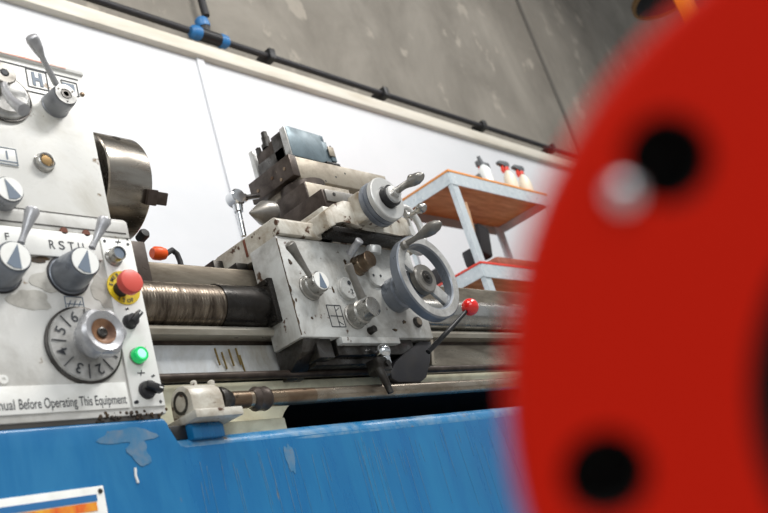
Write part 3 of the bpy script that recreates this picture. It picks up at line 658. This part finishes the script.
p = at(371.5, 247.5, 1.165); MB().lathe(V(p.x, 1.165, c.z + .018), (0.1, -.3, 1), [(0, 0), (0, .0175), (.014, .0185), (.018, .0165), (.019, .012), (.016, .010), (.016, 0)], 30).build('bright_cap', 'steel_light', k)
lever(at(350, 254, 1.175), at(360, 240, 1.135), .0088, .0095, 'lever_grey', k, .4)
k, c = aknob(377, 275, .008, .0275, .0285, 'bearing_plate', 'apron_paint')
for dx in (-.012, .013): MB().lathe((c.x + dx, c.y + .0003, c.z - .001), FRONT, [(0, 0), (0, .0035), (.0008, .003), (.0008, 0)], 14).build('plate_screw', 'ink', k)
k, c = aknob(419.5, 321, .008, .0125, .0140, 'oil_window', 'steel_dark'); MB().lathe((c.x, c.y + .0005, c.z), FRONT, [(0, 0), (0, .0095), (.001, .009), (.001, 0)], 24).build('window_glass', 'tan_steel', k)
k, c = aknob(375.5, 328, .018, .008, .009, 'lock_screw', 'steel_dark')
b = MB(); p = at(326, 305, AF); q = at(346, 327, AF); frame(b, p.x, q.z, q.x, p.z, AF, .0018); mz = (p.z + q.z) / 2; mx = (p.x + q.x) / 2 + .003
rule(b, p.x + .005, mz, q.x, mz, AF, .0016); rule(b, mx, q.z, mx, p.z, AF, .0016); rule(b, mx, mz - .012, mx + .013, mz - .02, AF, .0014); rule(b, mx, mz + .012, mx + .013, mz + .020, AF, .0014)
b.build('feed_symbols', 'ink', apron)
b = MB(); rr = random.Random(4); L_ = []; R_ = []
for i in range(34):
    zz = .508 + i * (.728 - .508) / 33; xe = 1.2525 + (zz - .504) / .231 * .003
    L_.append((xe, zz)); R_.append((xe + rr.choice([.0018, .002, .0026, .004, .006, .0015]) , zz))
b.prism(L_ + R_[::-1], 'y', AF - .0007, AF + .002); b.build('chipped_edge', 'grime_and_shade', apron, label='dark chipped vertical edge of the apron')
b = MB()
for px, py, a_, c_ in ((290, 262, .008, .010), (296, 300, .004, .007), (312, 318, .006, .004), (395, 330, .012, .006), (345, 262, .008, .010), (333, 290, .005, .012), (404, 322, .01, .008)):
    p = at(px, py, AF); b.prism(blob(p.x, p.z, a_ * .6, c_ * .6, AF, seed=int(px)), 'y', AF - .0007, AF + .001)
b.build('rust_spots', 'grime_and_shade', apron)['kind'] = 'stuff'
# lever gear under the apron
p = at(383, 352, AF - .01)
b = MB(); b.ball(p, .0175); b.lathe(p + V(0, 0, -.03), (0, 0, 1), [(0, 0), (0, .012), (.02, .012), (.02, 0)], 20); b.build('ball_joint', 'chrome', car)
q = at(379, 366, AF); b = MB(); b.obox(q, V(1, 0, 0), V(0, 1, 0), V(0, 0, 1), .021, .02, .016, .006); b.lathe(q + V(-.02, 0, -.012), (1, 0, 0), [(0, 0), (0, .013), (.04, .013), (.04, 0)], 20); b.lathe(q + V(0.004, -.018, -.002), FRONT, [(0, 0), (0, .008), (.008, .008), (.008, 0)], 6); b.build('lever_clamp', 'steel_dark', car)
b = MB(); b.tube([at(379, 368, AF - .015), at(386, 382, AF - .018), at(391, 393, AF - .02)], [.010, .0085, .007]); b.build('rod_shifter', 'steel_dark', car)
d = at(409, 360, AF + .02)
pts = [(q_.x, q_.z) for q_ in [at(x_, y_, AF + .01) for x_, y_ in ((432, 341), (430, 362), (427, 377), (421, 382), (399, 382), (392, 378), (391, 371), (396, 361), (405, 353), (420, 341))]]
b = MB(); b.prism(pts, 'y', AF + .01, AF + .035, .003, 2); b.build('rubber_guard', 'black_rubber', car, label='dark rounded guard under the apron')
b = MB(); b.prism([(1.665, .44), (1.69, .504), (1.70, .504), (1.675, .44)], 'y', AF + .01, AF + .09); b.build('guard_edge', 'tan_steel', car)
rb = at(470, 307, 1.12); lo = at(428, 352, 1.165)
b = MB(); b.tube([lo, lo.lerp(rb, .5) + V(0, -.004, 0), rb], [.0062, .006, .0045]); rl = b.build('feed_lever', 'black', car)
MB().ball(rb, .0215, 32).build('ball_grip', 'red_gloss', rl, label='glossy red ball grip')

# ================================================================== ORANGE PLUG
pg = thing('cable_plug', 'orange plug with black cable behind the lathe bed beside the chuck', 'plug', (1.20, 1.50, .71))
p = at(152, 253, 1.48); q = at(166, 254, 1.48)
b = MB(); b.lathe(p, q - p, [(0, 0), (0, .011), (.006, .0155), (.022, .016), (.034, .013), (.038, .008), (.038, 0)], 8 * 3); b.build('plug_body', 'orange', pg)
b = MB(); b.tube([q, at(172, 250, 1.49), at(177, 254, 1.49), at(180, 261, 1.49), V(at(181, 266, 1.49).x, 1.49, .71)], .0065); b.build('cable', 'black_rubber', pg)

# ================================================================== WALL PIPE
b = MB(); b.tube([(-1, 2.385, 2.462), (2.30, 2.385, 2.462)], .016, 16); b.tube([(2.50, 2.385, 2.462), (4.0, 2.385, 2.464), (8.0, 2.385, 2.475)], .016, 16)
pt = at(198, -12, 2.40); pj = at(206, 16, 2.40)
wpipe = thing('air_pipe', 'black air pipe with blue tee fitting running along the wall ledge', 'pipe', (2.4, 2.44, 2.44))
b.tube([pj, pt + (pt - pj) * 3], .018, 16); b.build('pipe_run', 'black_rubber', wpipe)
J = V(2.42, 2.385, 2.462)
b = MB(); b.cyl(J + V(-.06, 0, 0), J + V(.07, 0, 0), .030).cyl(J + V(-.02, 0, 0), V(J.x - .02, J.y, J.z + .06), .027); b.build('tee_body', 'black', wpipe)
for a_, d_ in ((J + V(-.055, 0, 0), V(-1, 0, 0)), (J + V(.055, 0, 0), V(1, 0, 0)), (V(J.x - .02, J.y, J.z + .045), V(-.1, 0, 1))):
    MB().lathe(a_, d_, [(0, 0), (0, .031), (.012, .034), (.04, .031), (.052, .020), (.053, 0)], 24).build('blue_nut', 'blue_fitting', wpipe)
for px in (262, 376, 475, 545):
    x_ = at(px, 40 + (px - 262) * .345, 2.4).x
    MB().box(x_ - .02, x_ + .02, 2.355, 2.455, 2.434, 2.494, .005).build('pipe_clip', 'black', wpipe)

# ================================================================== SHELF RACK
SY0, SY1, SX0, SX1, SZ = 1.70, 2.00, 2.852, 3.63, 1.445
rack = thing('shelf_rack', 'galvanised angle-iron rack with chipboard top against the white wall', 'shelf rack', (3.24, 1.85, -.40))
def post(x, y, sx, sy):
    b = MB(); t_ = .004
    b.prism([(x, y), (x + sx * .040, y), (x + sx * .040, y + sy * t_), (x + sx * t_, y + sy * t_), (x + sx * t_, y + sy * .022), (x, y + sy * .022)], 'z', -.40, SZ - .001)
    b.build('post', 'galv', rack)
post(SX0, SY0, 1, 1); post(SX1, SY0, -1, 1); post(SX0, SY1, 1, -1); post(SX1, SY1, -1, -1)
for z_, nm in ((SZ, 0), (1.03, 1), (.42, 2)):
    MB().box(SX0, SX1, SY0 - .004, SY0, z_ - .058, z_).build('shelf_beam', 'galv', rack)
    MB().box(SX0, SX1, SY1, SY1 + .004, z_ - .058, z_).build('shelf_beam', 'shelf_grey', rack)
    MB().box(SX0 - .004, SX0, SY0, SY1, z_ - .052, z_).build('shelf_beam', 'galv', rack)
    MB().box(SX1, SX1 + .004, SY0, SY1, z_ - .052, z_).build('shelf_beam', 'galv', rack)
    MB().box(SX0 - .006, SX1 + .006, SY0 - .006, SY1 + .006, z_ + .0, z_ + .010, .001).build('board_edge', 'red' if nm == 1 else 'wood_edge', rack)
    MB().box(SX0 + .004, SX1 - .004, SY0, SY1, z_ - .014, z_ - .001).build('shelf_board', 'wood', rack)
def bottle(x, y, rz, s=1.0, group='spray bottles on the rack top', label=''):
    o = thing('spray_bottle', label, 'spray bottle', (0, 0, 0), group)
    MB().lathe((0, 0, 0), (0, 0, 1), [(0, 0), (0, .036), (.004, .038), (.09, .038), (.12, .032), (.15, .016), (.160, .014), (.160, 0)], 32).build('bottle_body', 'bottle_cream', o)
    MB().lathe((0, 0, .158), (0, 0, 1), [(0, 0), (0, .017), (.022, .017), (.026, .012), (.026, 0)], 20).build('collar', 'red', o)
    b = MB(); b.prism([(-.03, .186), (-.035, .205), (-.02, .220), (.05, .222), (.068, .212), (.068, .198), (.02, .190), (.012, .180), (-.01, .180)], 'y', -.012, .012, .003); b.build('spray_head', 'trigger_grey', o)
    b = MB(); b.prism([(.022, .192), (.036, .192), (.046, .165), (.040, .14), (.034, .14), (.034, .165)], 'y', -.007, .007, .001); b.build('trigger', 'red', o)
    o.location = (x, y, SZ + .0105); o.rotation_euler.z = rz; o.scale = (s,) * 3
    return o
z_ = SZ + .0105
p = at(518, 186, 1.80); q = at(532, 190, 1.80)
bottle(3.44, 1.75, PI * .97, .78, label='cream spray bottle with red collar, left of the two on the rack')
bottle(3.57, 1.75, PI * .97, .78, label='cream spray bottle with red collar, nearest the rack end')
o = thing('squeeze_bottle', 'pale bottle with dark upright nozzle standing left of the spray bottles', 'bottle', (3.255, 1.76, z_))
MB().lathe((3.255, 1.76, z_), (0, 0, 1), [(0, 0), (0, .028), (.10, .028), (.125, .012), (.13, 0)], 28).build('bottle_body', 'bottle_clear', o)
b = MB(); b.lathe((3.255, 1.76, z_ + .122), (-.15, 0, 1), [(0, 0), (0, .012), (.02, .011), (.045, .008), (.050, .008), (.050, 0)], 20); b.build('nozzle', 'trigger_grey', o)
o = thing('air_gun', 'dark grey hand tool lying on the rack top left of the bottles', 'hand tool', (3.16, 1.77, z_))
b = MB(); b.lathe((3.11, 1.77, z_ + .025), (1, 0, .12), [(0, 0), (0, .016), (.05, .022), (.12, .020), (.13, .010), (.13, 0)], 24); b.build('tool_body', 'trigger_grey', o)
b = MB(); b.obox(V(3.18, 1.77, z_ + .050), V(.9, 0, .43), V(0, 1, 0), V(-.43, 0, .9), .035, .012, .016, .004); b.build('tool_grip', 'steel_dark', o)
o = thing('spray_bottle', 'small pale bottle with grey head and red trigger, behind the squeeze bottle', 'spray bottle', (3.33, 1.80, z_))
MB().lathe((3.33, 1.80, z_), (0, 0, 1), [(0, 0), (0, .030), (.10, .030), (.135, .012), (.14, 0)], 28).build('bottle_body', 'bottle_clear', o)
MB().box(3.285, 3.38, 1.79, 1.81, z_ + .15, z_ + .178, .004).lathe((3.33, 1.80, z_ + .13), (0, 0, 1), [(0, 0), (0, .013), (.03, .013), (.03, 0)], 16).build('spray_head', 'trigger_grey', o)
MB().box(3.295, 3.307, 1.793, 1.807, z_ + .10, z_ + .152, .002).build('trigger', 'red', o)
# flat things on the rack left part
o = thing('folded_pad', 'dark flat pad lying near the front corner of the rack top', 'pad', (2.98, 1.77, z_)); MB().box(2.92, 3.06, 1.72, 1.82, z_, z_ + .022, .008).build('pad_body', 'steel_dark', o)
# brush hanging on the post
o = thing('hand_brush', 'black bristle brush with wooden handle leaning beside the rack post', 'brush', at(476, 262, 1.80))
a0 = at(465, 203, 1.74); a1 = at(474, 240, 1.74); a2 = at(481, 258, 1.74)
b = MB(); b.tube([a0, a0.lerp(a1, .3), a0.lerp(a1, .7), a1, a2], [.008, .012, .013, .010, .010]); b.build('brush_handle', 'wood_handle', o)
b = MB(); m0 = at(480, 228, 1.80); m1 = at(484, 256, 1.80)
d_ = (m1 - m0).normalized(); u_ = V(.95, 0, .3); u_ = (u_ - d_ * u_.dot(d_)).normalized(); b.obox((m0 + m1) / 2, u_, d_.cross(u_), d_, .038, .022, .075, .010); b.build('bristles', 'bristle', o)
# things on the lower shelf
zl = 1.0405
o = tag(B(3.03, 3.45, 1.72, 1.90, zl, zl + .055, .02).build('folded_cloth', 'cloth_brown'), 'folded brown cloth lying on the lower shelf of the rack', 'cloth')
for px, py, l_ in ((415, 277, 'small black box on the lower rack shelf seen through the handwheel'), (463, 258, 'small black box on the lower rack shelf beside the post')):
    p = at(px, py, 1.93 if px < 430 else 1.75)
    o = thing('small_black_box', l_, 'box', (p.x, p.y, zl), 'black boxes on the lower shelf')
    x_ = max(p.x, SX0 + .04)
    MB().box(x_ - .035, x_ + .035, p.y - .025, p.y + .025, zl, zl + .075, .012).build('box_body', 'black_rubber', o)
    MB().box(x_ - .015, x_ + .010, p.y - .0265, p.y - .0245, zl + .03, zl + .055, .001).build('box_label', 'tan_steel', o)

# ================================================================== HANGING LAMP AND ORANGE ARM, far right, high up
pl_ = at(664, -14, 1.7)
lm = thing('bay_lamp', 'bronze-rimmed round bay lamp hanging high near the concrete wall', 'lamp', pl_)
MB().lathe(pl_ + V(0, 0, .30), (0, 0, -1), [(0, 0), (0, .07), (.12, .09), (.22, .24), (.40, .33), (.405, .32), (.23, .22), (.12, .06), (.12, 0)], 48).build('lamp_shade', 'black_rubber', lm)
MB().lathe(pl_ + V(0, 0, -.085), (0, 0, -1), [(0, .315), (0, .345), (.035, .345), (.04, .315), (0, .315)], 48).build('lamp_rim', 'brass_rim', lm)
MB().tube([pl_ + V(0, 0, .29), V(pl_.x, pl_.y, 6.2)], .012).build('lamp_cord', 'black', lm)
pa = at(688, 8, 1.4)
cr = thing('crane_arm', 'orange steel arm hanging high behind the red flange', 'arm', V(pa.x, pa.y, 6.2))
b = MB(); b.box(pa.x - .10, pa.x + .10, pa.y - .05, pa.y + .05, pa.z - .35, 6.2, .01); b.build('arm_post', 'orange_arm', cr)
b = MB(); b.tube([V(pa.x + .14, pa.y, 6.2), V(pa.x + .14, pa.y, pa.z)], .012); b.build('arm_cable', 'galv', cr)

# ================================================================== RED FLANGE close to the lens
def cam2w(u, v, d): return Vector((AX.dot(V(u, v, d)), AY.dot(V(u, v, d)), AZ.dot(V(u, v, d))))
fc = cam2w((1017.7 - CX) / F_PX * .169, (386.6 - CY) / F_PX * .169, .169)
nn = cam2w(0, .044, -1).normalized()
uu = nn.cross(cam2w(0, 1, 0)).normalized(); vv = nn.cross(uu)
FR = thing('red_flange', 'bright red round flange with bolt holes, blurred, close in the foreground', 'flange', fc)
R, RHO, PH, TH = .0975, .0803, 2.57, .006
HR, BR = .0088, .0515
holes = [(fc + (uu * math.cos(PH + k * PI / 4) + vv * math.sin(PH + k * PI / 4)) * RHO, HR, 32) for k in range(8)] + [(fc, BR, 96)]
def circle_pts(o, r_, n): return [o + (uu * math.cos(2 * PI * i / n) + vv * math.sin(2 * PI * i / n)) * r_ for i in range(n)]
b = MB(); bm_ = b.bm
def loop(pts):
    vs = [bm_.verts.new(p) for p in pts]; es = [bm_.edges.new((vs[i], vs[(i + 1) % len(vs)])) for i in range(len(vs))]; return vs, es
front = []; back = []
for o_, r_, n_ in [(fc, R - .0015, 128)] + holes: front.append(loop(circle_pts(o_, r_, n_)))
for o_, r_, n_ in [(fc, R, 128)] + holes: back.append(loop(circle_pts(o_ - nn * (TH if r_ != BR else TH), .0505 if r_ == BR else r_, n_)))
for grp in (front, back): bmesh.ops.triangle_fill(bm_, use_beauty=True, edges=[e for _, es in grp for e in es])
mid = [bm_.verts.new(p) for p in circle_pts(fc - nn * .0015, R, 128)]
def band(A, B_):
    for i in range(len(A)): bm_.faces.new((A[i], A[(i + 1) % len(A)], B_[(i + 1) % len(A)], B_[i]))
band(front[0][0], mid); band(mid, back[0][0])
for k in range(1, len(front)): band(front[k][0], back[k][0])
plate = b.build('flange_plate', 'red_flange', FR)
for o_, r_, n_ in holes[:-1]:
    MB().lathe(o_ - nn * .0016, -nn, [(0, r_ * .999), (0, r_ * .97), (.012, r_ * .97), (.012, 0), (.014, 0), (.014, r_ * .999), (0, r_ * .999)], n_).build('bolt_hole', 'pit_black', FR)
MB().lathe(fc - nn * TH, -nn, [(0, .0510), (.020, .0495), (.031, .0495), (.031, .060), (0, .060), (0, .0510)], 96).build('dished_hub', 'red_flange', FR)
MB().lathe(fc - nn * .026, -nn, [(0, 0), (0, .0495), (.01, .0495), (.01, 0)], 64).build('hub_bore', 'pit_black', FR)  # flat black floor paints in the shade inside the bore
rd = cam2w((623 - CX) / F_PX, (194 - CY) / F_PX, 1); rv = rd * (fc.dot(nn) / rd.dot(nn))
MB().lathe(rv, nn, [(0, 0), (0, .0038), (.0008, .0036), (.0018, .0028), (.0026, .0014), (.0028, 0)], 20).build('glint_stud', 'chrome', FR)  # chrome stud added to throw the blurred bright glint
